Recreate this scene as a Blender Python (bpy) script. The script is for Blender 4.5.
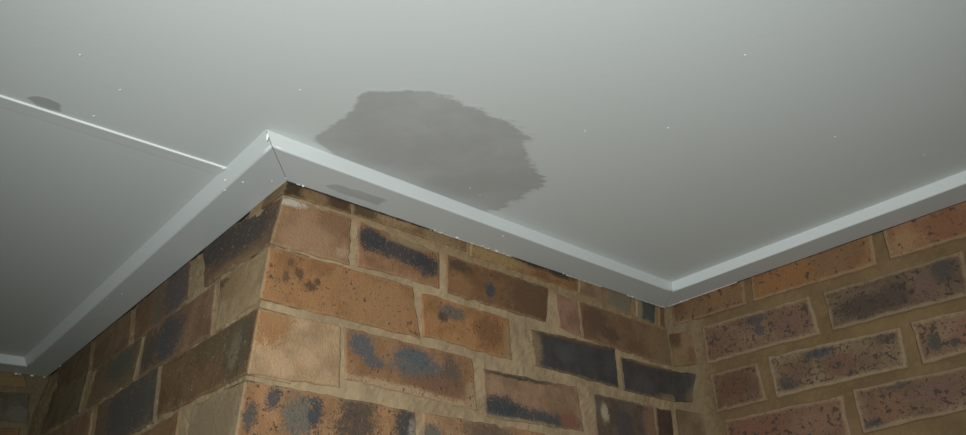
import bpy, bmesh, math, random
from mathutils import Vector, Matrix, noise

# ---------------------------------------------------------------- camera, world, light, exposure
scene = bpy.context.scene
for o in list(bpy.data.objects):
    bpy.data.objects.remove(o, do_unlink=True)
COL = scene.collection

cam_data = bpy.data.cameras.new('camera')
cam_data.sensor_width = 36.0
cam_data.lens = 724.46 / 966 * 36.0
cam_data.clip_start = 0.01
cam = bpy.data.objects.new('camera', cam_data)
COL.objects.link(cam)
YAW, PITCH, ROLL = 0.7349, 0.4861, 0.0048
fwd = Vector((math.sin(YAW) * math.cos(PITCH), math.cos(YAW) * math.cos(PITCH), math.sin(PITCH)))
rgt = Vector((math.cos(YAW), -math.sin(YAW), 0))
upv = rgt.cross(fwd)
r2 = rgt * math.cos(ROLL) + upv * math.sin(ROLL)
u2 = upv * math.cos(ROLL) - rgt * math.sin(ROLL)
cam.matrix_world = Matrix(((r2.x, u2.x, -fwd.x, -0.3707), (r2.y, u2.y, -fwd.y, -0.8038),
                           (r2.z, u2.z, -fwd.z, -0.4990), (0, 0, 0, 1)))
scene.camera = cam

world = bpy.data.worlds.new('dim_evening')
scene.world = world
world.use_nodes = True
bg = world.node_tree.nodes['Background']
bg.inputs['Color'].default_value = (0.95, 1.0, 0.72, 1)
bg.inputs['Strength'].default_value = 0.036

# the torch held beside the phone: the only strong light in the place
spot = bpy.data.lights.new('hand_torch', 'SPOT')
spot.energy = 82.5
spot.color = (0.99, 1.0, 1.015)
spot.spot_size = math.radians(86.2)
spot.spot_blend = 1.0
spot.shadow_soft_size = 0.02
torch = bpy.data.objects.new('hand_torch', spot)
COL.objects.link(torch)
torch.location = (-0.732, -1.069, -0.557)
torch.rotation_euler = Vector((0.6935, 0.6269, 0.3551)).to_track_quat('-Z', 'Y').to_euler()

vs = scene.view_settings
vs.view_transform = 'Standard'
vs.look = 'None'
vs.exposure = 0.0
vs.gamma = 1.0
vs.use_curve_mapping = False

# ---------------------------------------------------------------- measures (metres; courses are level, the ceiling slopes a little)
L, M = 0.8673, 1.1248            # length of the front wall face, depth of the left wall face
SX, SY = 0.0489, -0.0363         # slope of the ceiling
T = 0.0200                       # thickness of the cornice boards
def cz(x, y): return SX * x + SY * y
def boff(z, y=0.0):                # the left face steps out a little below the cornice
    d = max(0.0, SY * y - z)
    return .001 + .0105 * min(1.0, d / .085) + .02 * max(0.0, d - .085)

# bricks: key, wall, corners (along wall, height) top-left, top-right, bottom-right, bottom-left, colour, marks, specks, rim
BRICKS = [
    ('A0z', 'A', [(-0.0005, 0.0352), (0.0943, 0.0416), (0.1013, -0.0088), (-0.0048, -0.0187)], (0.103, 0.0603, 0.0279), [(0.1, 0.3, 0.2, 0.5, (0.038, 0.0256, 0.0144)), (0.45, 0.35, 0.2, 0.4, (0.1793, 0.1131, 0.0533)), (0.8, 0.4, 0.15, 0.4, (0.0603, 0.038, 0.0214))], 0.4, 0),
    ('A0a', 'A', [(0.1018, 0.0361), (0.3185, 0.0369), (0.3192, 0.001), (0.1064, -0.0086)], (0.1405, 0.0804, 0.0359), [(0.3, 0.5, 0.25, 0.4, (0.2555, 0.1744, 0.0899)), (0.08, 0.3, 0.12, 0.5, (0.0804, 0.0519, 0.0279)), (0.75, 0.3, 0.2, 0.4, (0.2127, 0.1469, 0.0759))], 0.3, 0),
    ('A0b', 'A', [(0.3314, 0.0507), (0.5951, 0.0686), (0.5898, 0.0054), (0.3322, -0.002)], (0.2054, 0.1076, 0.0442), [(0.52, 0.62, 0.16, 0.22, (0.0373, 0.034, 0.0267)), (0.82, 0.55, 0.14, 0.2, (0.0407, 0.0373, 0.0281)), (0.2, 0.3, 0.3, 0.3, (0.2739, 0.188, 0.0846))], 0.35, 0),
    ('A0c', 'A', [(0.603, 0.0607), (0.757, 0.0744), (0.7463, 0.0012), (0.598, 0.0048)], (0.218, 0.1447, 0.0824), [(0.85, 0.3, 0.3, 0.6, (0.1702, 0.1447, 0.1009))], 0.2, 0),
    ('A0d', 'A', [(0.7759, 0.0798), (0.8416, 0.0761), (0.8267, 0.0022), (0.772, 0.0014)], (0.0702, 0.0702, 0.0595), [(0.1, 0.2, 0.2, 0.6, (0.2509, 0.2062, 0.1238))], 0.1, 0),
    ('A0e', 'A', [(0.8545, 0.0796), (0.8713, 0.0843), (0.8607, 0.0007), (0.8453, 0.0013)], (0.1766, 0.0936, 0.0481), [], 0.1, 0),
    ('A1a', 'A', [(-0.0098, -0.0245), (0.1023, -0.0182), (0.1072, -0.0876), (-0.0129, -0.0934)], (0.2343, 0.1394, 0.0738), [(0.1, 0.93, 0.22, 0.1, (0.433, 0.3896, 0.3201)), (0.75, 0.75, 0.3, 0.3, (0.1833, 0.1024, 0.0538)), (0.45, 0.3, 0.3, 0.3, (0.2752, 0.1701, 0.093)), (0.9, 0.2, 0.12, 0.12, (0.3201, 0.219, 0.1282))], 0.03, 0),
    ('A1b', 'A', [(0.1185, -0.0189), (0.263, -0.0213), (0.2673, -0.0762), (0.1217, -0.0847)], (0.231, 0.1258, 0.0631), [(0.5, 0.6, 0.5, 0.25, (0.0392, 0.0422, 0.0454)), (0.82, 0.5, 0.16, 0.3, (0.0364, 0.0392, 0.0422)), (0.15, 0.68, 0.16, 0.26, (0.0364, 0.0392, 0.0422)), (0.6, 0.9, 0.25, 0.1, (0.2228, 0.1703, 0.0889))], 0.5, 0),
    ('A1c', 'A', [(0.2811, -0.0207), (0.5112, -0.0115), (0.504, -0.0754), (0.2842, -0.0805)], (0.1669, 0.0901, 0.0426), [(0.85, 0.5, 0.3, 0.7, (0.1068, 0.0617, 0.0331)), (0.4, 0.42, 0.05, 0.22, (0.0535, 0.0535, 0.0535)), (0.12, 0.78, 0.1, 0.15, (0.0751, 0.0497, 0.0331)), (0.1, 0.3, 0.14, 0.3, (0.2247, 0.1188, 0.0535))], 0.35, 0),
    ('A1d', 'A', [(0.5278, -0.0155), (0.5894, -0.0152), (0.5986, -0.0815), (0.5379, -0.079)], (0.2315, 0.1334, 0.0829), [], 0.15, 0),
    ('A1e', 'A', [(0.5935, -0.0151), (0.882, -0.0073), (0.8848, -0.0795), (0.6012, -0.082)], (0.1678, 0.1015, 0.0561), [(0.15, 0.6, 0.14, 0.4, (0.1049, 0.0634, 0.0371)), (0.88, 0.5, 0.2, 0.6, (0.216, 0.1422, 0.074)), (0.3, 0.35, 0.1, 0.2, (0.0982, 0.0609, 0.0353))], 0.3, 0),
    ('A2a', 'A', [(-0.0141, -0.0995), (0.2158, -0.0915), (0.2357, -0.1642), (-0.0092, -0.1698)], (0.254, 0.1329, 0.0563), [(0.72, 0.45, 0.3, 0.5, (0.2794, 0.1535, 0.069)), (0.2, 0.64, 0.03, 0.1, (0.0991, 0.058, 0.0315)), (0.27, 0.45, 0.035, 0.09, (0.0855, 0.0513, 0.0291)), (0.31, 0.56, 0.02, 0.07, (0.0944, 0.0546, 0.0315)), (0.12, 0.5, 0.02, 0.12, (0.114, 0.069, 0.0366)), (0.14, 0.78, 0.02, 0.07, (0.114, 0.0652, 0.034))], 0.55, 0),
    ('A2b', 'A', [(0.2346, -0.0958), (0.4118, -0.0944), (0.4185, -0.159), (0.2427, -0.1581)], (0.2783, 0.1412, 0.0584), [(0.32, 0.72, 0.15, 0.18, (0.1052, 0.0946, 0.0752)), (0.22, 0.55, 0.05, 0.12, (0.0546, 0.0474, 0.0377)), (0.75, 0.55, 0.2, 0.35, (0.1687, 0.0846, 0.0377)), (0.97, 0.3, 0.06, 0.5, (0.2502, 0.1687, 0.0846))], 0.5, 0),
    ('A2c', 'A', [(0.4651, -0.0989), (0.6889, -0.0832), (0.6899, -0.1543), (0.4735, -0.1561)], (0.0598, 0.0554, 0.0512), [(0.02, 0.5, 0.08, 0.6, (0.2006, 0.1428, 0.0741)), (0.5, 0.95, 0.5, 0.07, (0.1021, 0.0644, 0.0398))], 0.0, 0),
    ('A2d', 'A', [(0.705, -0.0961), (0.8776, -0.0892), (0.8785, -0.1513), (0.7085, -0.1565)], (0.0684, 0.0606, 0.0557), [(0.55, 0.97, 0.5, 0.08, (0.1649, 0.1088, 0.0606)), (0.95, 0.08, 0.3, 0.12, (0.1931, 0.156, 0.0888))], 0.0, 0),
    ('A3a', 'A', [(-0.0167, -0.1849), (0.1023, -0.1802), (0.1089, -0.2588), (-0.0147, -0.2633)], (0.3456, 0.2318, 0.1298), [(0.12, 0.72, 0.22, 0.28, (0.2833, 0.1435, 0.0586)), (0.25, 0.9, 0.16, 0.12, (0.2918, 0.161, 0.0691))], 0.04, 0),
    ('A3b', 'A', [(0.1105, -0.1803), (0.3344, -0.1756), (0.3458, -0.2496), (0.1201, -0.245)], (0.2297, 0.1263, 0.0605), [(0.55, 0.55, 0.24, 0.26, (0.0947, 0.0996, 0.0947)), (0.5, 0.75, 0.14, 0.16, (0.0808, 0.0947, 0.0996)), (0.12, 0.72, 0.09, 0.25, (0.0765, 0.0853, 0.0899)), (0.2, 0.45, 0.07, 0.14, (0.0899, 0.0899, 0.0899)), (0.5, 0.02, 0.6, 0.14, (0.36, 0.2548, 0.1442)), (0.96, 0.2, 0.07, 0.3, (0.3095, 0.2138, 0.1207)), (0.8, 0.6, 0.08, 0.3, (0.1046, 0.0765, 0.0569)), (0.7, 0.3, 0.2, 0.2, (0.1634, 0.0899, 0.0533))], 0.55, 0),
    ('A3c', 'A', [(0.3604, -0.1874), (0.5742, -0.1777), (0.586, -0.2463), (0.3648, -0.2569)], (0.2486, 0.1556, 0.0922), [(0.45, 0.08, 0.5, 0.24, (0.0547, 0.0588, 0.0588)), (0.15, 0.28, 0.2, 0.2, (0.0402, 0.0471, 0.0509)), (0.35, 0.97, 0.4, 0.08, (0.0509, 0.0436, 0.0309)), (0.3, -0.05, 0.5, 0.12, (0.2583, 0.2118, 0.1215)), (0.85, 0.2, 0.1, 0.2, (0.2032, 0.0922, 0.0547))], 0.2, 0),
    ('A3d', 'A', [(0.6199, -0.181), (0.7906, -0.1752), (0.7928, -0.2498), (0.6217, -0.2513)], (0.1094, 0.0787, 0.0583), [(0.15, 0.6, 0.06, 0.22, (0.3726, 0.32, 0.2181)), (0.93, 0.5, 0.14, 0.6, (0.2082, 0.1233, 0.076)), (0.45, 0.4, 0.15, 0.4, (0.0733, 0.0631, 0.0583))], 0.4, 0),
    ('A3e', 'A', [(0.7999, -0.1756), (0.8488, -0.1735), (0.8478, -0.243), (0.7991, -0.249)], (0.0728, 0.0477, 0.032), [], 0.1, 0),
    ('A4a', 'A', [(-0.0251, -0.2753), (0.2322, -0.2717), (0.2369, -0.3355), (-0.0247, -0.3427)], (0.2786, 0.1528, 0.0722), [(0.62, 0.5, 0.12, 0.9, (0.0801, 0.0612, 0.0451)), (0.3, 0.55, 0.1, 0.38, (0.1169, 0.1118, 0.0886)), (0.38, 0.65, 0.04, 0.3, (0.0451, 0.0544, 0.0578)), (0.15, 0.8, 0.04, 0.2, (0.0612, 0.0612, 0.0684)), (0.93, 0.65, 0.08, 0.5, (0.0423, 0.0512, 0.0512)), (0.05, 0.45, 0.04, 0.2, (0.0761, 0.0722, 0.0647)), (0.98, 0.4, 0.04, 0.4, (0.246, 0.223, 0.1745))], 0.7, 0),
    ('A4b', 'A', [(0.2478, -0.2713), (0.4903, -0.2659), (0.4977, -0.3402), (0.2531, -0.3376)], (0.2985, 0.1762, 0.0896), [(0.5, 0.8, 0.2, 0.25, (0.1226, 0.0847, 0.0585)), (0.06, 0.6, 0.08, 0.2, (0.1109, 0.1109, 0.0896))], 0.6, 0),
    ('A4c', 'A', [(0.5136, -0.2659), (0.7821, -0.2582), (0.7829, -0.337), (0.5226, -0.3423)], (0.2517, 0.1428, 0.0729), [], 0.4, 0),
    ('C0a', 'C', [(-0.0153, 0.0651), (-0.1833, 0.0872), (-0.1805, 0.0008), (-0.016, -0.0008)], (0.1521, 0.0896, 0.0454), [(0.8, 0.5, 0.3, 0.5, (0.1929, 0.1073, 0.0512))], 0.7, 0.5),
    ('C0b', 'C', [(-0.1995, 0.0819), (-0.4284, 0.0952), (-0.4229, 0.0031), (-0.1953, 0.0026)], (0.209, 0.1123, 0.0485), [(0.3, 0.4, 0.3, 0.4, (0.2271, 0.1123, 0.0448)), (0.7, 0.5, 0.2, 0.4, (0.1755, 0.1005, 0.0523))], 0.6, 0.7),
    ('C0c', 'C', [(-0.4454, 0.0886), (-0.6368, 0.1015), (-0.6227, 0.0072), (-0.4432, 0.0064)], (0.2317, 0.1242, 0.0618), [(0.15, 0.3, 0.1, 0.3, (0.2712, 0.1634, 0.0806)), (0.5, 0.4, 0.2, 0.4, (0.1958, 0.0912, 0.0495))], 0.6, 0.7),
    ('C1x', 'C', [(-0.0019, -0.0144), (-0.0512, -0.0203), (-0.059, -0.0896), (-0.0067, -0.0844)], (0.1782, 0.1151, 0.0582), [(0.9, 0.3, 0.2, 0.25, (0.1391, 0.0773, 0.0423)), (0.25, 0.85, 0.3, 0.3, (0.088, 0.054, 0.0292))], 0.1, 0.02),
    ('C1a', 'C', [(-0.0792, -0.0181), (-0.3004, -0.017), (-0.3039, -0.0887), (-0.0806, -0.0942)], (0.1697, 0.1076, 0.0656), [(0.5, 0.78, 0.09, 0.16, (0.075, 0.0612, 0.0612)), (0.53, 0.5, 0.05, 0.14, (0.0702, 0.0656, 0.0656)), (0.15, 0.4, 0.2, 0.4, (0.1471, 0.0851, 0.0529)), (0.8, 0.5, 0.2, 0.4, (0.1545, 0.0904, 0.0612))], 0.85, 0.9),
    ('C1b', 'C', [(-0.3248, -0.0175), (-0.5475, -0.0141), (-0.5417, -0.0849), (-0.3251, -0.0883)], (0.1259, 0.0855, 0.0539), [(0.25, 0.4, 0.2, 0.3, (0.0664, 0.0501, 0.0363)), (0.5, 0.42, 0.14, 0.3, (0.0709, 0.0539, 0.0395)), (0.85, 0.7, 0.08, 0.3, (0.0664, 0.0579, 0.0501)), (0.7, 0.4, 0.1, 0.3, (0.1392, 0.0855, 0.0621))], 0.8, 0.8),
    ('C1c', 'C', [(-0.5636, -0.0137), (-0.752, -0.0081), (-0.7458, -0.0761), (-0.5583, -0.0834)], (0.1852, 0.1174, 0.0716), [], 0.8, 0.9),
    ('C2x', 'C', [(0.0083, -0.0894), (-0.0519, -0.1069), (-0.036, -0.1594), (0.0076, -0.1527)], (0.0514, 0.0455, 0.0401), [(1, 0.1, 0.4, 0.4, (0.1107, 0.087, 0.0494))], 0.0, 0.02),
    ('C2a', 'C', [(-0.0818, -0.114), (-0.1812, -0.1116), (-0.187, -0.1833), (-0.0848, -0.1875)], (0.1344, 0.0807, 0.0476), [(0.4, 0.5, 0.25, 0.3, (0.1147, 0.0575, 0.0355))], 0.75, 0.7),
    ('C2b', 'C', [(-0.2029, -0.1057), (-0.4309, -0.1086), (-0.4257, -0.1733), (-0.2054, -0.1813)], (0.1782, 0.1218, 0.0727), [(0.42, 0.8, 0.12, 0.13, (0.0575, 0.0659, 0.0659)), (0.14, 0.28, 0.1, 0.18, (0.0616, 0.0575, 0.0535)), (0.9, 0.82, 0.08, 0.14, (0.0704, 0.0575, 0.046)), (0.55, 0.45, 0.12, 0.3, (0.1381, 0.075, 0.0497)), (0.22, 0.5, 0.12, 0.3, (0.1381, 0.0849, 0.0535))], 0.9, 1),
    ('C2c', 'C', [(-0.4468, -0.1043), (-0.6235, -0.1044), (-0.6193, -0.1616), (-0.4484, -0.1734)], (0.1885, 0.1196, 0.0728), [(0.15, 0.4, 0.06, 0.2, (0.0637, 0.0594, 0.0514)), (0.42, 0.45, 0.1, 0.35, (0.1968, 0.1044, 0.0659)), (0.3, 0.3, 0.05, 0.12, (0.0637, 0.0594, 0.0514))], 0.85, 1),
    ('C3x', 'C', [(0.0094, -0.1652), (-0.0552, -0.1854), (-0.0565, -0.2444), (0.0062, -0.2398)], (0.1355, 0.0912, 0.0506), [], 0.1, 0.02),
    ('C3a', 'C', [(-0.097, -0.2023), (-0.3166, -0.1973), (-0.3175, -0.2711), (-0.1003, -0.278)], (0.1721, 0.0985, 0.0593), [(0.3, 0.6, 0.3, 0.4, (0.1569, 0.0775, 0.0475)), (0.75, 0.5, 0.2, 0.3, (0.1881, 0.1101, 0.068))], 0.8, 0.8),
    ('C3b', 'C', [(-0.3353, -0.1908), (-0.5306, -0.1859), (-0.5255, -0.2462), (-0.3361, -0.2621)], (0.1669, 0.1068, 0.066), [(0.26, 0.42, 0.13, 0.3, (0.1746, 0.0955, 0.0575)), (0.1, 0.12, 0.08, 0.12, (0.0575, 0.0536, 0.0536)), (0.35, 0.88, 0.12, 0.1, (0.085, 0.066, 0.0536)), (0.65, 0.5, 0.2, 0.3, (0.1522, 0.0901, 0.066))], 0.85, 0.9),
    ('C3c', 'C', [(-0.5461, -0.1856), (-0.7012, -0.1796), (-0.6946, -0.2369), (-0.5424, -0.2456)], (0.1905, 0.1154, 0.0704), [], 0.8, 0.9),
    ('D0a', 'D', [(-0.2829, 0.0085), (-0.0578, 0.0174), (-0.0338, -0.0723), (-0.2512, -0.0941)], (0.1795, 0.1383, 0.074), [(0.8, 0.2, 0.3, 0.4, (0.265, 0.1795, 0.0858))], 0.2, 0),
    ('D1a', 'D', [(-0.2544, -0.1116), (-0.0289, -0.0829), (-0.0115, -0.1481), (-0.2361, -0.1707)], (0.1243, 0.1094, 0.0751), [(0.9, 0.2, 0.1, 0.4, (0.1695, 0.1634, 0.1295))], 0.2, 0),
    ('D2a', 'D', [(-0.1381, -0.1729), (-0.0261, -0.1613), (-0.0146, -0.2333), (-0.127, -0.2418)], (0.2267, 0.1391, 0.0645), [], 0.2, 0),
    ('B1a', 'B', [(0.278, 0.0126), (0.0201, -0.0174), (0.0056, -0.0917), (0.2058, -0.0921)], (0.1305, 0.0816, 0.0474), [(0.55, 0.62, 0.42, 0.4, (0.0576, 0.0513, 0.0455)), (0.15, 0.7, 0.2, 0.4, (0.0534, 0.0474, 0.0418)), (0.45, 0.05, 0.4, 0.12, (0.1846, 0.117, 0.062))], 0.2, 0),
    ('B1b', 'B', [(0.559, -0.0199), (0.3213, -0.0047), (0.2595, -0.0971), (0.4792, -0.1122)], (0.178, 0.111, 0.0644), [(0.78, 0.5, 0.22, 0.6, (0.0927, 0.0794, 0.0763)), (0.45, 0.4, 0.08, 0.6, (0.1229, 0.1072, 0.0673)), (0.2, 0.5, 0.14, 0.6, (0.1583, 0.0927, 0.0513))], 0.3, 0),
    ('B1c', 'B', [(0.7874, -0.0212), (0.582, -0.0234), (0.5038, -0.1116), (0.7012, -0.1163)], (0.183, 0.1182, 0.0625), [], 0.2, 0),
    ('B1d', 'B', [(1.0471, -0.0167), (0.8131, -0.0213), (0.7245, -0.1173), (0.9533, -0.1093)], (0.1567, 0.1097, 0.0605), [], 0.2, 0),
    ('B2a', 'B', [(0.1487, -0.1019), (0.009, -0.0977), (-0.0058, -0.1752), (0.127, -0.1815)], (0.2926, 0.2113, 0.1126), [(0.25, 0.72, 0.25, 0.25, (0.2336, 0.152, 0.075)), (0.1, 0.9, 0.15, 0.1, (0.1067, 0.0704, 0.0392))], 0.05, 0),
    ('B2b', 'B', [(0.4236, -0.1083), (0.1631, -0.1029), (0.1398, -0.1811), (0.4092, -0.1862)], (0.1859, 0.1152, 0.0659), [(0.4, 0.5, 0.22, 0.5, (0.0633, 0.0633, 0.0633)), (0.12, 0.45, 0.14, 0.45, (0.0739, 0.0659, 0.0492))], 0.4, 0),
    ('B2c', 'B', [(0.67, -0.1113), (0.4385, -0.1133), (0.434, -0.1861), (0.6716, -0.1897)], (0.1494, 0.1117, 0.0635), [(0.2, 0.3, 0.3, 0.4, (0.1707, 0.1117, 0.0575)), (0.6, 0.6, 0.3, 0.3, (0.0875, 0.0875, 0.0699))], 0.4, 0),
    ('B2d', 'B', [(0.9856, -0.1031), (0.7288, -0.1125), (0.7204, -0.1888), (0.978, -0.1938)], (0.1551, 0.1194, 0.0675), [], 0.3, 0),
    ('B3a', 'B', [(0.3074, -0.1886), (0.0134, -0.1803), (0.0009, -0.2626), (0.2788, -0.2725)], (0.1352, 0.0802, 0.0376), [(0.85, 0.6, 0.13, 0.6, (0.0855, 0.0702, 0.0411)), (0.83, 0.5, 0.05, 0.35, (0.1573, 0.1282, 0.0751)), (0.6, 0.75, 0.2, 0.2, (0.1087, 0.0802, 0.0411))], 0.5, 0),
    ('B3b', 'B', [(0.5955, -0.1992), (0.3212, -0.1887), (0.2911, -0.2741), (0.5512, -0.2878)], (0.1076, 0.0856, 0.0608), [(0.1, 0.5, 0.14, 0.7, (0.1607, 0.1038, 0.0553)), (0.6, 0.5, 0.4, 0.45, (0.0757, 0.0726, 0.0636))], 0.4, 0),
    ('B3c', 'B', [(0.9207, -0.204), (0.6273, -0.2008), (0.5865, -0.2899), (0.8741, -0.2962)], (0.2333, 0.1507, 0.0796), [], 0.3, 0),
    ('B4a', 'B', [(0.1518, -0.2762), (0.0248, -0.2679), (0.0189, -0.339), (0.1364, -0.3469)], (0.2414, 0.185, 0.1089), [(0.5, 0.5, 0.4, 0.5, (0.2143, 0.1657, 0.0948))], 0.05, 0),
    ('B4b', 'B', [(0.4444, -0.2982), (0.197, -0.2777), (0.1793, -0.3442), (0.4282, -0.3694)], (0.1918, 0.1138, 0.0534), [], 0.3, 0),
]
PATCH = [(-0.0137, -0.0832), (-0.0131, -0.1045), (-0.01, -0.1421), (-0.0105, -0.1752), (-0.0193, -0.2002), (-0.0165, -0.2112), (0.0056, -0.2241), (0.0241, -0.2386), (0.0411, -0.2519), (0.065, -0.257), (0.0836, -0.2623), (0.1136, -0.2621), (0.1349, -0.2591), (0.1551, -0.2647), (0.1778, -0.2616), (0.1993, -0.2569), (0.2266, -0.2334), (0.2564, -0.2148), (0.2791, -0.2073), (0.3, -0.191), (0.3108, -0.1657), (0.3135, -0.1399), (0.3111, -0.1023), (0.3097, -0.0789), (0.2555, -0.0346), (0.153, -0.0439), (0.0623, -0.0521)]
OVAL = [(-0.3095, 0.0375), (-0.3077, 0.0326), (-0.3015, 0.0272), (-0.2896, 0.0243), (-0.2806, 0.0269), (-0.2767, 0.0317), (-0.2744, 0.0422), (-0.2841, 0.0453), (-0.2969, 0.0456)]
BOARDP = [(0.0413, -0.0244), (0.0546, -0.0344), (0.088, -0.0387), (0.1326, -0.0398), (0.1326, -0.0196), (0.101, -0.0192), (0.0772, -0.0177), (0.0516, -0.0203)]
FLECK = [(0.2827, -0.526), (0.5414, -0.5143), (-0.0772, -0.1624), (-0.2865, -0.0744), (0.2311, -0.1093), (0.257, -0.1025), (-0.2344, -0.0393), (0.6977, -0.5756), (0.2534, -0.3113), (-0.2409, 0.029), (0.336, -0.3835)]
BFL = [(-0.0475, 0.0348), (-0.0075, -0.0082), (-0.0184, 0.0098), (-0.0524, 0.5558), (-0.0395, 0.5179), (0.3534, -0.051), (-0.057, 0.0687)]
WFL = [(0.014, -0.0044), (0.021, -0.0029), (0.3521, 0.0029), (0.3669, 0.0044), (0.3847, 0.0063), (0.4014, 0.0093), (0.5506, 0.0002), (0.7545, -0.0002), (0.8558, -0.0004), (0.8636, 0.0014), (0.8702, -0.0446), (0.8679, -0.07), (0.2519, 0.0043), (0.2976, 0.0025), (0.2666, 0.0025), (-0.0002, 1.0453), (0.0003, 1.0171)]
CLD = [(-0.0663, 1.1323), (-0.0588, 1.1474), (-0.0336, 1.1326), (-0.0079, 1.1273)]

# ---------------------------------------------------------------- node helpers
class NT:
    def __init__(s, mat):
        mat.use_nodes = True
        s.t = mat.node_tree
        s.t.nodes.clear()
    def n(s, typ, **kw):
        nd = s.t.nodes.new(typ)
        for k, v in kw.items():
            setattr(nd, k, v)
        return nd
    def put(s, sock, v):
        if isinstance(v, bpy.types.NodeSocket):
            s.t.links.new(v, sock)
        elif v is not None:
            if isinstance(v, (tuple, list)) and len(v) == 3 and sock.type == 'RGBA':
                v = (*v, 1)
            sock.default_value = v
    def math(s, op, a, b=None, c=None, clamp=False):
        nd = s.n('ShaderNodeMath', operation=op, use_clamp=clamp)
        for i, v in enumerate((a, b, c)):
            if v is not None:
                s.put(nd.inputs[i], v)
        return nd.outputs[0]
    def mix(s, f, a, b, blend='MIX'):
        nd = s.n('ShaderNodeMix', data_type='RGBA', blend_type=blend)
        s.put(nd.inputs[0], f); s.put(nd.inputs[6], a); s.put(nd.inputs[7], b)
        return nd.outputs[2]
    def ramp(s, v, lo, hi, a=0.0, b=1.0):
        nd = s.n('ShaderNodeMapRange', interpolation_type='SMOOTHSTEP')
        s.put(nd.inputs[0], v)
        for i, q in zip((1, 2, 3, 4), (lo, hi, a, b)):
            s.put(nd.inputs[i], q)
        return nd.outputs[0]
    def noise(s, vec, scale, detail=3, rough=.5, w=0.0, dist=0.0):
        nd = s.n('ShaderNodeTexNoise', noise_dimensions='4D')
        s.put(nd.inputs['Vector'], vec)
        nd.inputs['W'].default_value = w
        nd.inputs['Scale'].default_value = scale
        nd.inputs['Detail'].default_value = detail
        nd.inputs['Roughness'].default_value = rough
        nd.inputs['Distortion'].default_value = dist
        return nd.outputs['Fac']
    def voro(s, vec, scale, w=0.0, feature='F1'):
        nd = s.n('ShaderNodeTexVoronoi', voronoi_dimensions='4D', feature=feature)
        s.put(nd.inputs['Vector'], vec)
        nd.inputs['W'].default_value = w
        nd.inputs['Scale'].default_value = scale
        return nd
    def finish(s, col, rough, height=None, dist=.001, strength=1.0, spec=.3):
        b = s.n('ShaderNodeBsdfPrincipled')
        s.put(b.inputs['Base Color'], col)
        s.put(b.inputs['Roughness'], rough)
        b.inputs['Specular IOR Level'].default_value = spec
        if height is not None:
            bu = s.n('ShaderNodeBump')
            bu.inputs['Distance'].default_value = dist
            bu.inputs['Strength'].default_value = strength
            s.put(bu.inputs['Height'], height)
            s.t.links.new(bu.outputs[0], b.inputs['Normal'])
        o = s.n('ShaderNodeOutputMaterial')
        s.t.links.new(b.outputs[0], o.inputs[0])

def obj_coord(k):
    return k.n('ShaderNodeTexCoord').outputs['Object']

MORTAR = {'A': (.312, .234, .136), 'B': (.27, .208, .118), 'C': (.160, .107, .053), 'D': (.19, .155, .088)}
RIM = {'A': (.36, .255, .135), 'B': (.30, .22, .12), 'C': (.28, .206, .118), 'D': (.28, .2, .11)}

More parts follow.
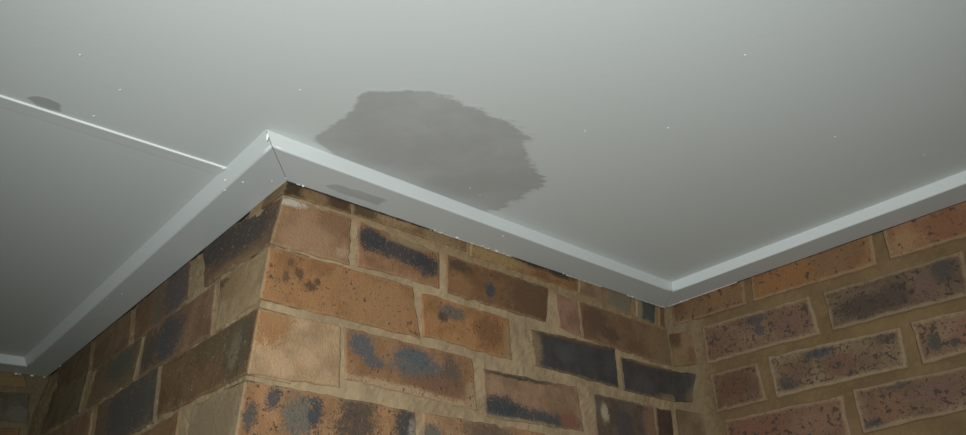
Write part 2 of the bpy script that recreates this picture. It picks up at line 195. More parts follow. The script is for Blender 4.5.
def brick_material(name, wall, col, blots, speck, rim, w, h, seed):
    m = bpy.data.materials.new(name)
    k = NT(m)
    oc = obj_coord(k)
    uv = k.n('ShaderNodeUVMap', uv_map='UVMap').outputs[0]
    sep = k.n('ShaderNodeSeparateXYZ'); k.put(sep.inputs[0], uv)
    s, t = sep.outputs[0], sep.outputs[1]
    n1 = k.noise(oc, 26, 4, .6, seed)
    n2 = k.noise(oc, 90, 4, .65, seed + 3.1)
    n3 = k.noise(oc, 380, 3, .6, seed + 5.7)
    grit = k.noise(oc, 900, 2, .6, seed + 8.3)
    lo = tuple(c * .78 for c in col); hi = tuple(min(.85, c * q) for c, q in zip(col, (1.16, 1.2, 1.24)))
    c = k.mix(k.ramp(n1, .36, .64), lo, hi)
    c = k.mix(k.math('MULTIPLY', k.ramp(n2, .42, .66), .30), c, tuple(min(.8, q * f) for q, f in zip(col, (1.22, 1.0, .82))))
    c = k.mix(k.math('MULTIPLY', k.ramp(n3, .44, .26), .38), c, tuple(q * .55 for q in col))
    c = k.mix(k.math('MULTIPLY', k.ramp(n3, .58, .76), .35), c, tuple(min(.8, q * 1.35 + .03) for q in col))
    # shaped burn marks and lighter scars
    mp = k.n('ShaderNodeMapping'); k.put(mp.inputs[0], oc); mp.inputs['Scale'].default_value = (1, 1, .35)
    streak = k.noise(mp.outputs[0], 330, 3, .6, seed + 11.0)
    wob = k.math('ADD', k.math('MULTIPLY', k.math('SUBTRACT', n2, .5), 1.5), k.math('MULTIPLY', k.math('SUBTRACT', n3, .5), 1.7))
    for (bs, bt, rs, rt, bc) in blots:
        ds = k.math('DIVIDE', k.math('SUBTRACT', s, bs), rs)
        dt = k.math('DIVIDE', k.math('SUBTRACT', t, bt), rt)
        d = k.math('SQRT', k.math('ADD', k.math('MULTIPLY', ds, ds), k.math('MULTIPLY', dt, dt)))
        f = k.math('MULTIPLY', k.ramp(k.math('ADD', d, wob), 1.30, .62), k.ramp(streak, .30, .46, .25, 1.0))
        bcol = k.mix(n3, tuple(q * .72 for q in bc), tuple(min(.85, q * 1.3) for q in bc))
        c = k.mix(k.math('MULTIPLY', f, .93), c, bcol)
    # burnt iron specks of two sizes
    if speck > 0:
        clump = k.math('MULTIPLY', k.math('SUBTRACT', k.noise(oc, 38, 3, .6, seed + 21), .5), .16)
        for sc, th, ds in ((105 if wall == 'C' else 140, (.690 if wall == 'C' else .705) - .155 * speck, .8), (230, .725 - .15 * speck, .5)):
            sn = k.math('ADD', k.noise(oc, sc, 2.5, .55, seed + sc, ds), clump)
            dark = k.mix(n1, (.050, .046, .045), tuple(q * .36 for q in col))
            c = k.mix(k.math('MULTIPLY', k.ramp(sn, th, th + .05), .85), c, dark)
    # sandy or mortar-stained edges
    es = k.math('MULTIPLY', k.math('MINIMUM', s, k.math('SUBTRACT', 1.0, s)), w)
    et = k.math('MULTIPLY', k.math('MINIMUM', t, k.math('SUBTRACT', 1.0, t)), h)
    e = k.math('MINIMUM', es, et)
    rimw = .0058 if wall == 'C' else .0030
    ef = k.ramp(k.math('ADD', e, k.math('MULTIPLY', k.math('SUBTRACT', n2, .5), .014)), rimw * 1.6, rimw * .35)
    amt = rim if rim else .38
    c = k.mix(k.math('MULTIPLY', ef, amt * .8), c, RIM[wall])
    if wall in 'BD':      # pale flecks of mortar splashed on the darker bricks
        fl = k.noise(oc, 210, 2, .6, seed + 31, .4)
        c = k.mix(k.ramp(fl, .625, .69, 0, .7), c, (.30, .25, .17))
    # fine pale grit and dust
    c = k.mix(k.ramp(grit, .62, .76, 0, .45), c, tuple(min(.8, q * 1.5 + .06) for q in col))
    c = k.mix(k.ramp(grit, .40, .26, 0, .45), c, tuple(q * .5 for q in col))
    hgt = k.math('ADD', k.math('MULTIPLY', n3, .6), k.math('ADD', k.math('MULTIPLY', grit, .35), k.math('MULTIPLY', n2, .8)))
    k.finish(c, .88, hgt, .0022, 1.0, .25)
    return m

def mortar_material(wall):
    col = MORTAR[wall]
    m = bpy.data.materials.new('mortar_' + wall)
    k = NT(m)
    oc = obj_coord(k)
    n1 = k.noise(oc, 14, 4, .6, 2.0)
    n2 = k.noise(oc, 120, 4, .65, 5.0)
    n3 = k.noise(oc, 700, 2, .6, 9.0)
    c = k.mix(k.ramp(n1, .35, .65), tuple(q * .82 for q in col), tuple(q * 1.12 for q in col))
    if wall == 'C':      # paler mortar smeared near the inner corner
        sp = k.n('ShaderNodeSeparateXYZ'); k.put(sp.inputs[0], oc)
        c = k.mix(k.ramp(k.math('ADD', sp.outputs[1], k.math('MULTIPLY', k.math('SUBTRACT', n2, .5), .08)), -.088, -.050), c, (.195, .148, .084))
    if wall == 'A':      # brown dirt in the top bed joint
        sp = k.n('ShaderNodeSeparateXYZ'); k.put(sp.inputs[0], oc)
        c = k.mix(k.ramp(k.math('ADD', sp.outputs[2], k.math('MULTIPLY', k.math('SUBTRACT', n2, .5), .04)), -.034, -.006), c, (.235, .165, .088))
    c = k.mix(k.ramp(n2, .5, .75, 0, .5), c, tuple(min(.8, q * 1.3 + .01) for q in col))
    c = k.mix(k.ramp(n2, .42, .25, 0, .5), c, tuple(q * .66 for q in col))
    c = k.mix(k.ramp(n3, .66, .8, 0, .3), c, tuple(min(.8, q * 1.6 + .03) for q in col))
    k.finish(c, .93, k.math('ADD', n2, k.math('MULTIPLY', n3, .4)), .002, .7, .2)
    return m

def paint_material(name, col, rough=.5, mott=.05, spec=.4, bump=.35):
    m = bpy.data.materials.new(name)
    k = NT(m)
    oc = obj_coord(k)
    n1 = k.noise(oc, 5, 3, .5, 1.0)
    n2 = k.noise(oc, 70, 4, .6, 4.0)
    n3 = k.noise(oc, 420, 3, .6, 7.0)
    c = k.mix(n1, tuple(q * (1 - mott) for q in col), tuple(min(.9, q * (1 + mott)) for q in col))
    c = k.mix(k.ramp(n2, .58, .8, 0, .25), c, tuple(q * .93 for q in col))
    k.finish(c, rough, k.math('ADD', k.math('MULTIPLY', n2, .7), k.math('MULTIPLY', n3, .3)), .0007, bump, spec)
    return m

CEIL = (.600, .650, .622)
M_CEIL = paint_material('ceiling_paint', CEIL, .55, .03, .25)
M_TRIM = paint_material('cornice_gloss_paint', (.560, .605, .588), .42, .02, .4, .3)
M_STRIP = paint_material('cover_strip_paint', (.71, .755, .725), .4, .02, .4, .2)
M_WHITE = paint_material('white_filler', (.80, .81, .78), .8, .05, .2)
M_GAPFILL = paint_material('old_caulk', (.50, .47, .41), .85, .1, .2)
M_GAPSHADE = paint_material('dark_gap_shade', (.05, .045, .04), .9, .1, .1)  # near-black colour standing in for the shade behind the boards

def patch_material(name, col):
    """Bare filler: covers the paint where the painted-on layer is thick, thins out to the paint at brushed edges."""
    m = bpy.data.materials.new(name)
    k = NT(m)
    oc = obj_coord(k)
    at = k.n('ShaderNodeAttribute', attribute_name='cover', attribute_type='GEOMETRY').outputs['Fac']
    n1 = k.noise(oc, 14, 4, .6, 2.0)
    n2 = k.noise(oc, 90, 4, .65, 5.0)
    n3 = k.noise(oc, 500, 3, .6, 5.0)
    c = k.mix(k.ramp(n1, .35, .65), tuple(q * .95 for q in col), tuple(q * 1.05 for q in col))
    c = k.mix(k.ramp(n2, .5, .8, 0, .35), c, tuple(q * 1.1 for q in col))
    c = k.mix(at, CEIL, c)
    k.finish(c, .62, k.math('ADD', n2, k.math('MULTIPLY', n3, .4)), .0007, .35, .25)
    return m

# ---------------------------------------------------------------- object helpers
def link(name, mesh, mats, parent=None, loc=None):
    o = bpy.data.objects.new(name, mesh)
    COL.objects.link(o)
    for m in (mats if isinstance(mats, (list, tuple)) else [mats]):
        mesh.materials.append(m)
    if loc is not None:
        o.location = loc
    if parent is not None:
        o.parent = parent
    return o

def structure(o, label, cat):
    o['kind'] = 'structure'; o['label'] = label; o['category'] = cat
    return o

def from_bm(name, bm, mats, parent=None, smooth=False, loc=None):
    me = bpy.data.meshes.new(name)
    bmesh.ops.recalc_face_normals(bm, faces=bm.faces[:])
    if smooth:
        for f in bm.faces: f.smooth = True
    bm.to_mesh(me); bm.free()
    return link(name, me, mats, parent, loc)

# ---------------------------------------------------------------- ceiling
def ceil_at(x, y): return cz(x, y) + T
bm = bmesh.new()
X0, X1, Y0, Y1 = -1.7, L + .10, -1.9, M + .10
lowr = [bm.verts.new((x, y, ceil_at(x, y))) for x, y in ((X0, Y0), (X1, Y0), (X1, Y1), (X0, Y1))]
uppr = [bm.verts.new((x, y, ceil_at(x, y) + .012)) for x, y in ((X0, Y0), (X1, Y0), (X1, Y1), (X0, Y1))]
bm.faces.new(lowr); bm.faces.new(uppr[::-1])
for i in range(4):
    j = (i + 1) % 4
    bm.faces.new((lowr[i], lowr[j], uppr[j], uppr[i]))
ceiling = structure(from_bm('ceiling', bm, M_CEIL), 'grey-white painted ceiling boards with a large brownish filler patch', 'ceiling')

# ---------------------------------------------------------------- mortar walls
def frame(wall):
    """point(u, z, out): u runs along the wall, out is the distance proud of the brick face"""
    if wall == 'A': return lambda u, z, o=0: Vector((u, -o, z))
    if wall == 'B': return lambda u, z, o=0: Vector((-boff(z, u) - o, u, z))
    if wall == 'C': return lambda u, z, o=0: Vector((L - o, u, z))
    return lambda u, z, o=0: Vector((u, M - o, z))

ZB = -0.62
def mortar_wall(name, wall, u0, u1, recess, amp, label, thick=.10):
    fr = frame(wall)
    step = .007
    nu = int(abs(u1 - u0) / step); nz = int((-ZB + .09) / step)
    bm = bmesh.new()
    g = []
    for i in range(nu + 1):
        u = u0 + (u1 - u0) * i / nu
        colv = []
        for j in range(nz + 1):
            p0 = fr(u, 0)
            ztop = cz(p0.x, p0.y) + T - .001
            z = ZB + (ztop - ZB) * j / nz
            p = fr(u, z)
            d = amp * noise.noise(Vector((p.x * 45 + 3, p.y * 45, p.z * 60))) + amp * .7 * noise.noise(Vector((p.x * 140, p.y * 140 + 9, p.z * 160)))
            if i in (0, nu): d = 0
            rec = recess
            if wall == 'C' and u > -.085:      # mortar slapped into the inner corner
                q = min(1, (u + .085) / .03); rec = recess + (.0032 - recess) * q; d = d * (1 + 1.2 * q)
            colv.append(bm.verts.new(fr(u, z, -rec + d)))
        g.append(colv)
    for i in range(nu):
        for j in range(nz):
            bm.faces.new((g[i][j], g[i + 1][j], g[i + 1][j + 1], g[i][j + 1]))
    # thickness
    ring = [g[i][0] for i in range(nu + 1)] + [g[nu][j] for j in range(1, nz + 1)] + [g[i][nz] for i in range(nu - 1, -1, -1)] + [g[0][j] for j in range(nz - 1, 0, -1)]
    back = {'A': Vector((0, thick, 0)), 'B': Vector((thick, 0, 0)), 'C': Vector((thick, 0, 0)), 'D': Vector((0, thick, 0))}[wall]
    rb = [bm.verts.new(v.co + back) for v in ring]
    for i in range(len(ring)):
        j = (i + 1) % len(ring)
        bm.faces.new((ring[i], ring[j], rb[j], rb[i]))
    bm.faces.new(rb)
    return structure(from_bm(name, bm, mortar_material(wall), smooth=False), label, 'wall')

WALLS = {
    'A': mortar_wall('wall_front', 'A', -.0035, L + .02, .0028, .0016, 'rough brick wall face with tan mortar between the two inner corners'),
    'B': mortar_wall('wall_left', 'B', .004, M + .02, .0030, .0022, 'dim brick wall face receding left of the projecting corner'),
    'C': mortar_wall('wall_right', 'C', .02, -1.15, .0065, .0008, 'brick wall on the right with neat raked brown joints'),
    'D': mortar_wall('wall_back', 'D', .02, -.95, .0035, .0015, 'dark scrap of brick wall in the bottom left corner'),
}

# ---------------------------------------------------------------- bricks
def spaced(length, step, r=.0045):
    a = [0, .0012, .0026, r]
    n = max(2, int((length - 2 * r) / step))
    mid = [r + (length - 2 * r) * i / n for i in range(1, n)]
    return [q / length for q in a + mid + [length - q for q in reversed(a)]]

def brick(wall, faces, mats, seed, depth=.055, name='brick'):
    """faces: one or two quads (TL, TR, BR, BL as 3D points, with outward normal); two when the brick turns the corner"""
    parent = WALLS[wall]
    ctr = sum((p for f, nrm in faces for p in f), Vector()) / (4 * len(faces))
    R = .0028
    cols = []          # (points top->bottom function, normal, s, face index, distance to free end)
    for fi, (q, nrm) in enumerate(faces):
        w = ((q[1] - q[0]).length + (q[2] - q[3]).length) / 2
        ss = spaced(w, .013)
        for a, s in enumerate(ss):
            if fi == 1 and a == 0: continue
            nn = nrm
            if len(faces) == 2 and fi == 0 and a == len(ss) - 1:
                nn = (faces[0][1] + faces[1][1]).normalized()
            if len(faces) == 1: de = min(s, 1 - s) * w
            elif fi == 0: de = s * w
            else: de = (1 - s) * w
            dc = None
            if len(faces) == 2: dc = (1 - s) * w if fi == 0 else s * w
            cols.append((fi, s, nn, de, dc))
    h = ((faces[0][0][0] - faces[0][0][3]).length + (faces[0][0][1] - faces[0][0][2]).length) / 2
    ts = spaced(h, .011)
    def rnd(d): 
        d = max(0.0, d)
        return R - math.sqrt(max(0, R * R - (R - d) ** 2)) if d < R else 0.0
    bm = bmesh.new()
    uvl = bm.loops.layers.uv.new('UVMap')
    grid, info = [], []
    sv = Vector((seed * 1.37, seed * 2.11, seed * .73))
    for (fi, s, nn, de, dc) in cols:
        q, nrm = faces[fi]
        colv = []
        for t in ts:
            top = q[0].lerp(q[1], s); bot = q[3].lerp(q[2], s)
            p = bot.lerp(top, t)
            along = (q[1] - q[0]).normalized()
            edge = min(de, min(t, 1 - t) * h)
            fall = max(0.0, 1 - edge / .012)
            wob = Vector(noise.noise_vector(p * 55 + sv)) * .0022 + Vector(noise.noise_vector(p * 190 + sv)) * .0010
            p = p + (along * wob.x * (0 if dc is not None and dc < .012 else 1) + Vector((0, 0, wob.z))) * fall
            inset = max(rnd(de), rnd(min(t, 1 - t) * h))
            if dc is not None: inset = max(inset, rnd(dc) * .7)
            chip = max(0, noise.noise(p * 75 + sv * 2) - .25) * .008 * fall
            p = p - nn * (inset + chip) + nrm * noise.noise(p * 60 + sv) * .0007
            v = bm.verts.new(p - ctr)
            colv.append(v); info.append((fi, s, t))
        grid.append(colv)
    uvof = {}
    for (v, i) in zip((v for c in grid for v in c), info): uvof[v] = i
    def face(vs, fi):
        f = bm.faces.new(vs); f.material_index = min(fi, len(mats) - 1); f.smooth = True
        for lp in f.loops:
            k_, s_, t_ = uvof[lp.vert]
            if k_ != fi: s_ = 1.0 if fi == 0 else 0.0
            lp[uvl].uv = (s_, t_)
    nc, nt = len(grid), len(ts)
    for i in range(nc - 1):
        fi = cols[i + 1][0]
        for j in range(nt - 1):
            face((grid[i][j], grid[i + 1][j], grid[i + 1][j + 1], grid[i][j + 1]), fi)
    ring = [(i, 0) for i in range(nc)] + [(nc - 1, j) for j in range(1, nt)] + [(i, nt - 1) for i in range(nc - 2, -1, -1)] + [(0, j) for j in range(nt - 2, 0, -1)]
    rb = []
    for (i, j) in ring:
        v = bm.verts.new(grid[i][j].co - cols[i][2] * depth * (1.35 if len(faces) == 2 and cols[i][4] is not None and cols[i][4] == 0 else 1))
        uvof[v] = uvof[grid[i][j]]; rb.append(v)
    for a in range(len(ring)):
        b_ = (a + 1) % len(ring)
        face((grid[ring[a][0]][ring[a][1]], grid[ring[b_][0]][ring[b_][1]], rb[b_], rb[a]), cols[max(ring[a][0], ring[b_][0])][0])
    return from_bm(name, bm, mats, parent, loc=ctr)

NRM = {'A': Vector((0, -1, 0)), 'B': Vector((-1, 0, 0)), 'C': Vector((-1, 0, 0)), 'D': Vector((0, -1, 0))}
def dims(qw):
    w = (abs(qw[1][0] - qw[0][0]) + abs(qw[2][0] - qw[3][0])) / 2
    h = (qw[0][1] - qw[3][1] + qw[1][1] - qw[2][1]) / 2
    return w, h

TAB = {b[0]: b for b in BRICKS}
PAIRS = {'A1a': 'B1a', 'A2a': 'B2a', 'A3a': 'B3a', 'A4a': 'B4a'}
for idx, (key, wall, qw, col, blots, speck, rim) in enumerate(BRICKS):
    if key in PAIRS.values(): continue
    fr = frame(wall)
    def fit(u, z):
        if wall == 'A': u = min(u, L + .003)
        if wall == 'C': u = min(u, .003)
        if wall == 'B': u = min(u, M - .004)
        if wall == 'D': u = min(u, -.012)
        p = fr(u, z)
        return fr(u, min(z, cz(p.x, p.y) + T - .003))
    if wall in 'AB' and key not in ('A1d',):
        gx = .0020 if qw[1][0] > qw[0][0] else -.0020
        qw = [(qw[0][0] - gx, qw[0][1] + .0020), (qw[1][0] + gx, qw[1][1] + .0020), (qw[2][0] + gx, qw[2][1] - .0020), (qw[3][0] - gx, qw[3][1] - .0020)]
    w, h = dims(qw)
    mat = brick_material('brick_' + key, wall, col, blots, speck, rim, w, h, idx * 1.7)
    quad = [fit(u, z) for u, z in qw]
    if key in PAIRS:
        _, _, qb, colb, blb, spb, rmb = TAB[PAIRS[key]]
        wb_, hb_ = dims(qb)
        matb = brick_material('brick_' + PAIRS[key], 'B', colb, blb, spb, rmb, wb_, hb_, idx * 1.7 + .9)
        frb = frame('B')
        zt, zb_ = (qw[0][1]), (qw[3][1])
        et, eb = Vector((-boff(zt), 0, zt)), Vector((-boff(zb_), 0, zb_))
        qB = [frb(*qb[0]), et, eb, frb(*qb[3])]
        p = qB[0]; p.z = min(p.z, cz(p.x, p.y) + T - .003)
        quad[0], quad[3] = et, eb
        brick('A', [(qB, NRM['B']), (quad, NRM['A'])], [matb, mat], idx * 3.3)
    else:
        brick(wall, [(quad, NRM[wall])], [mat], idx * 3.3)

# the same bonding carried on beyond the edges of the picture
rnd_ = random.Random(7)
GEN = {}
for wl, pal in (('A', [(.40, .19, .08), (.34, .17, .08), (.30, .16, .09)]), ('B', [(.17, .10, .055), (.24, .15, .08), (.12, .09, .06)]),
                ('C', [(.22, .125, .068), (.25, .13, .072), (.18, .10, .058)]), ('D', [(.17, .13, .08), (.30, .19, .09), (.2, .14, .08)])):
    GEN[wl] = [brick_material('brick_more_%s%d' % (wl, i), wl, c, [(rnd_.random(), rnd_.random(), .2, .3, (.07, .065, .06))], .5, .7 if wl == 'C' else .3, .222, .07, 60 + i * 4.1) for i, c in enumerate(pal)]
def course(wall, ztop, starts):
    fr = frame(wall)
    for (ua, ub) in starts:
        q = [(ua, ztop), (ub, ztop), (ub, ztop - .069), (ua, ztop - .069)]
        q3 = []
        for u, z in q:
            p = fr(u, z); q3.append(fr(u, min(z, cz(p.x, p.y) + T - .003)))
        brick(wall, [(q3, NRM[wall])], [rnd_.choice(GEN[wall])], rnd_.random() * 99)
def run(a, b, first, sgn):
    out, u, ln = [], a, first
    while (b - u) * sgn > .03:
        e = u + sgn * min(ln, abs(b - u))
        out.append((u, e)); u = e + sgn * .011; ln = .222
    return out
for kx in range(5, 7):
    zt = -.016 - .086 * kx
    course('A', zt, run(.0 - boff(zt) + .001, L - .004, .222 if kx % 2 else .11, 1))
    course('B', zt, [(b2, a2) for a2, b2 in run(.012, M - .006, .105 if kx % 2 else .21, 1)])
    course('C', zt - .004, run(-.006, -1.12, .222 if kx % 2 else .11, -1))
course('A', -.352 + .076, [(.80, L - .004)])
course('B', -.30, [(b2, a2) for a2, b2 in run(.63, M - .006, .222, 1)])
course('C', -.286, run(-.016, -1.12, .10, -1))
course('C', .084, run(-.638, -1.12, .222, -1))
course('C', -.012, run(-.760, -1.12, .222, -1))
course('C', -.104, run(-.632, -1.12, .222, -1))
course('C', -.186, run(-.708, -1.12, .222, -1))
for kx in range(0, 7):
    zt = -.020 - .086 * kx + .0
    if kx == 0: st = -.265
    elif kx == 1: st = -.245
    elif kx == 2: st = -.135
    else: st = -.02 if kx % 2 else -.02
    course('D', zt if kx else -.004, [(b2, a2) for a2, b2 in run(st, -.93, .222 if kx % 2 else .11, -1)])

# ---------------------------------------------------------------- cornice boards
WO, WT, WBO, WBT = .0661, .0669, .0584, .0701     # outer edge at the underside / at the ceiling; the left board is bevelled
GAP, MIT = .0025, .0004
def board(name, inner, outer_low, outer_top, label, n=46, jag=.0):
    """inner, outer_low, outer_top: start and end points (x, y) of the three long edges"""
    bm = bmesh.new()
    rows = []
    (i0, i1), (l0, l1), (t0, t1) = inner, outer_low, outer_top
    for a in range(n + 1):
        f = a / n
        def P(e0, e1, dz, cut=0):
            x = e0[0] + (e1[0] - e0[0]) * f; y = e0[1] + (e1[1] - e0[1]) * f
            wv = .0005 * noise.noise(Vector((x * 9, y * 9, 3.0)))
            return Vector((x, y, cz(x, y) + dz + wv * (1 if dz < T else 0)))
        inn_b, low, top = P(i0, i1, 0), P(l0, l1, 0), P(t0, t1, T)
        inn_t = P(i0, i1, T)
        d = (inn_b - low).normalized()
        upd = (top - low).normalized()
        r = .0030
        prof = [inn_t, inn_b, low + d * r, low + d * r * .3 + upd * r * .3, low + upd * r, top]
        rows.append([bm.verts.new(p) for p in prof])
    for a in range(n):
        for b_ in range(5):
            f = bm.faces.new((rows[a][b_], rows[a + 1][b_], rows[a + 1][b_ + 1], rows[a][b_ + 1]))
            f.smooth = b_ in (2, 3)
        bm.faces.new((rows[a][5], rows[a + 1][5], rows[a + 1][0], rows[a][0]))
    bm.faces.new(rows[0]); bm.faces.new(rows[-1][::-1])
    return structure(from_bm(name, bm, M_TRIM), label, 'cornice')

g, m_ = GAP, MIT
# front board: from the projecting mitre to the inner corner on the right
tr_front = board('trim_1', ((-g + m_, -g), (L - g - m_, -g)), ((-WBO + m_, -WO), (L - WO - m_, -WO)), ((-WBT + m_, -WT), (L - WT - m_, -WT)),
                 'white painted flat cornice board above the front brick wall, between both mitres')
tr_left = board('trim_2', ((-g - m_, -g), (-g - m_, M - g)), ((-WBO - m_, -WO), (-WBO - m_, M - WO)), ((-WBT - m_, -WT), (-WBT - m_, M - WT)),
                'white bevelled cornice board running back along the left brick face')
tr_right = board('trim_3', ((L - g + m_, -g), (L - g + m_, -1.14)), ((L - WO + m_, -WO), (L - WO + m_, -1.14)), ((L - WT + m_, -WT), (L - WT + m_, -1.14)),
                 'white cornice board rising to the right above the right brick wall')
tr_back = board('trim_4', ((-g - 2 * m_, M - g), (-.94, M - g)), ((-WBO - 2 * m_, M - WO), (-.94, M - WO)), ((-WBT - 2 * m_, M - WT), (-.94, M - WT)),
                'short white cornice end at the far left edge of the picture')

# cover strip over the joint of the ceiling boards
bm = bmesh.new()
rows = []
n = 60
for a in range(n + 1):
    f = a / n
    x = -1.65 + (-.0700 + 1.65) * f
    yc = .0492 - .0045 * max(0, (x + .334) / .264)
    th = .0024
    prof = [(yc, 0), (yc, th - .0006), (yc + .0007, th), (yc + .0120, th * .62), (yc + .0238, .0006), (yc + .0242, 0)]
    rows.append([bm.verts.new((x, y, ceil_at(x, y) - d)) for y, d in prof])
for a in range(n):
    for b_ in range(6):
        c_ = (b_ + 1) % 6
        bm.faces.new((rows[a][b_], rows[a + 1][b_], rows[a + 1][c_], rows[a][c_]))
bm.faces.new(rows[0]); bm.faces.new(rows[-1][::-1])
strip = structure(from_bm('trim_5', bm, M_STRIP), 'thin cover strip across the ceiling butting into the left cornice', 'cover strip')

# ---------------------------------------------------------------- filler patches
def inside(p, poly):
    x, y = p; r = False
    for i in range(len(poly)):
        (x1, y1), (x2, y2) = poly[i], poly[i - 1]
        if (y1 > y) != (y2 > y) and x < (x2 - x1) * (y - y1) / (y2 - y1) + x1: r = not r
    return r
def edge_dist(p, poly):
    best = 9
    P = Vector(p)
    for i in range(len(poly)):
        a, b_ = Vector(poly[i - 1]), Vector(poly[i])
        d = b_ - a
        t = max(0, min(1, (P - a).dot(d) / max(1e-9, d.length_squared)))
        best = min(best, (a + d * t - P).length)
    return best
def filler(name, poly, step, zfun, mat, parent, soft, label, dirv, clip=lambda x, y: True, amp=.006):
    xs = [p[0] for p in poly]; ys = [p[1] for p in poly]
    pad = .02
    x0, x1, y0, y1 = min(xs) - pad, max(xs) + pad, min(ys) - pad, max(ys) + pad
    nx, ny = int((x1 - x0) / step), int((y1 - y0) / step)
    bm = bmesh.new()
    lay = bm.verts.layers.float.new('cover')
    vs = {}
    D = Vector(dirv).normalized(); E = Vector((-D.y, D.x))
    for i in range(nx + 1):
        for j in range(ny + 1):
            x, y = x0 + i * step, y0 + j * step
            d = edge_dist((x, y), poly) * (1 if inside((x, y), poly) else -1)
            P = Vector((x, y))
            # brush drags: noise stretched along the stroke
            st = Vector((P.dot(D) * 55, P.dot(E) * 170, 1.7))
            nzz = amp * noise.noise(st) + amp * .45 * noise.noise(Vector((x * 260, y * 260, 4)))
            nzz += .004 * noise.noise(Vector((x * 40, y * 40, 2.2)))
            sf = soft(x, y)
            v = max(0.0, min(1.0, .5 + (d + nzz * sf[1]) / sf[0]))
            if not clip(x, y): v = -1
            vs[i, j] = (x, y, v)
    made = {}
    def vert(i, j):
        if (i, j) not in made:
            x, y, v = vs[i, j]
            w = bm.verts.new((x, y, zfun(x, y))); w[lay] = max(0, v); made[i, j] = w
        return made[i, j]
    for i in range(nx):
        for j in range(ny):
            c4 = [(i, j), (i + 1, j), (i + 1, j + 1), (i, j + 1)]
            if min(vs[c][2] for c in c4) < 0 or max(vs[c][2] for c in c4) < .03: continue
            f = bm.faces.new([vert(*c) for c in c4][::-1]); f.smooth = True
    me = bpy.data.meshes.new(name); bm.to_mesh(me); bm.free()
    o = link(name, me, mat, parent)
    o['label'] = label
    return o

filler('filler_patch', PATCH, .0016, lambda x, y: ceil_at(x, y) - .0004, patch_material('bare_filler', (.425, .445, .425)), ceiling,
       lambda x, y: (.004, .7) if x < .04 else (.0065, 1.5), 'large brownish grey bare filler patch with brushed edges', (1, -.25),
       lambda x, y: y < -WT - .0004)
filler('filler_smear', OVAL, .0008, lambda x, y: ceil_at(x, y) - .0004, patch_material('dark_smear', (.40, .42, .39)), ceiling,
       lambda x, y: (.002, .3), 'small dark oval smear beside the cover strip', (1, 0), lambda x, y: y < .049)
filler('filler_smear', BOARDP, .0008, lambda x, y: cz(x, y) - .0008, patch_material('board_smear', (.415, .435, .415)), tr_front,
       lambda x, y: (.0015, .25), 'dull brownish smear on the underside of the board', (1, -.1), lambda x, y: y < -GAP - .001)

# ---------------------------------------------------------------- flakes, drips and old caulk
def flake(parent, loc, sx, sy, sz, mat, rot=0.0, name='paint_flake', seed=0):
    bm = bmesh.new()
    bmesh.ops.create_icosphere(bm, subdivisions=2, radius=1)
    for v in bm.verts:
        n_ = 1 + .45 * noise.noise(v.co * 1.7 + Vector((seed * 3.1, seed, 0)))
        v.co = Vector((v.co.x * sx * n_, v.co.y * sy * n_, v.co.z * sz))
    bmesh.ops.rotate(bm, verts=bm.verts[:], matrix=Matrix.Rotation(rot, 3, 'Z'))
    return from_bm(name, bm, mat, parent, True, loc)
rf = random.Random(3)
for i, (x, y) in enumerate(FLECK):
    flake(ceiling, (x, y, ceil_at(x, y) - .0003), rf.uniform(.0010, .0022), rf.uniform(.0007, .0012), .0005, M_WHITE if i in (0, 1) else M_STRIP, rf.uniform(0, 3), 'paint_drip', i)
for i, (x, y) in enumerate(BFL):
    flake(tr_left if x < -.02 else tr_front, (x, y, cz(x, y) - .0004), rf.uniform(.0008, .0018), rf.uniform(.0006, .001), .0005, M_WHITE, rf.uniform(0, 3), 'paint_drip', i + 20)
for i, (x, y) in enumerate(WFL):
    on = tr_right if x > L - .03 and y < -.02 else (tr_left if x < .005 and y > .5 else tr_front)
    if on is tr_front: y = -.0035
    if on is tr_right: x = L - .0035
    if on is tr_left: x = -.0035
    sx = rf.uniform(.0016, .0042)
    flake(on, (x, y, cz(x, y) - .0008), sx if on is tr_front else .0016, .0016 if on is tr_front else sx, .0008, M_WHITE if i % 3 == 1 else M_GAPFILL, 0, 'caulk_lump', i + 40)
for i, (x, y) in enumerate(CLD):
    flake(tr_back, (x, M - .004, cz(x, M) - .002), .004, .002, .002, M_GAPFILL if i % 2 else M_WHITE, 0, 'caulk_lump', i + 70)
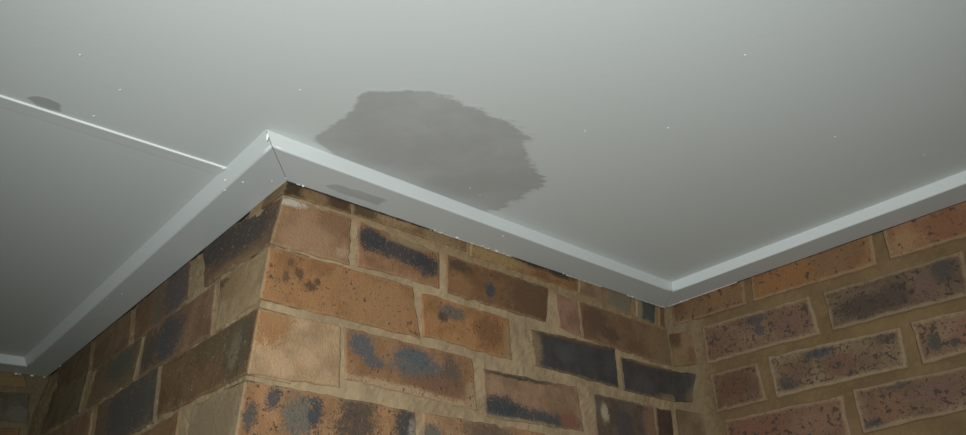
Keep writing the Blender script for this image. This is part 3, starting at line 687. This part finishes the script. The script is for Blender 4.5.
# ragged lines of dried caulk along the wall edge of the boards
def caulk(parent, pts, mat, r, seed):
    bm = bmesh.new(); prev = None
    n = 5
    for i, p in enumerate(pts):
        rr = r * (.45 + 1.0 * abs(noise.noise(Vector((i * .37, seed, 0)))))
        ring = [bm.verts.new(Vector(p) + Vector((0, 0, 1)) * math.sin(a * 2 * math.pi / n) * rr + (Vector((0, 1, 0)) if seed < 2 else Vector((1, 0, 0))) * math.cos(a * 2 * math.pi / n) * rr) for a in range(n)]
        if prev:
            for a in range(n):
                bm.faces.new((prev[a], prev[(a + 1) % n], ring[(a + 1) % n], ring[a]))
        else: bm.faces.new(ring)
        prev = ring
    bm.faces.new(prev)
    return from_bm('caulk_bead', bm, mat, parent, True)
def seg(x0, y0, x1, y1, n):
    return [(x0 + (x1 - x0) * i / n, y0 + (y1 - y0) * i / n) for i in range(n + 1)]
for (a, b_) in ((.24, .42), (.56, .66), (.74, .86)):
    caulk(tr_front, [(x, y, cz(x, y) - .0001) for x, y in seg(a, -.0012, b_, -.0012, 50)], M_GAPFILL, .0016, 1)
caulk(tr_right, [(x, y, cz(x, y) - .0001) for x, y in seg(L - .0012, -.01, L - .0012, -.17, 50)], M_GAPFILL, .0018, 3)
# dark beads painting in the shade of the open gap behind the boards
def gap_shade(parent, pts, r, seed):
    o = caulk(parent, pts, M_GAPSHADE, r, seed); o.name = 'gap_shade_line'; return o
gap_shade(tr_front, [(x, y, cz(x, y) - .0002) for x, y in seg(.0, -.0016, .25, -.0016, 60)], .0019, 1.3)
gap_shade(tr_front, [(x, y, cz(x, y) - .0002) for x, y in seg(.43, -.0012, .55, -.0012, 40)], .0016, 1.7)
gap_shade(tr_left, [(x, y, cz(x, y) - .0002) for x, y in seg(-.0018, .0, -.0018, 1.1, 200)], .0021, 4.0)
gap_shade(tr_right, [(x, y, cz(x, y) - .0002) for x, y in seg(L - .0014, -.17, L - .0014, -1.1, 160)], .0012, 5.0)
# filler dab on the projecting mitre and where the strip meets the board
flake(tr_left, (-WBT + .0035, -WT + .0003, cz(-WBT, -WT) + T * .55), .0014, .0020, .0062, M_WHITE, .5, 'filler_dab', 91)
flake(strip, (-.0735, .0475, ceil_at(-.07, .05) - .0018), .0035, .0016, .0012, M_WHITE, .2, 'filler_dab', 92)
flake(tr_left, (-.0635, .058, cz(-.06, .058) + .008), .0012, .0035, .0012, M_WHITE, .2, 'filler_dab', 93)
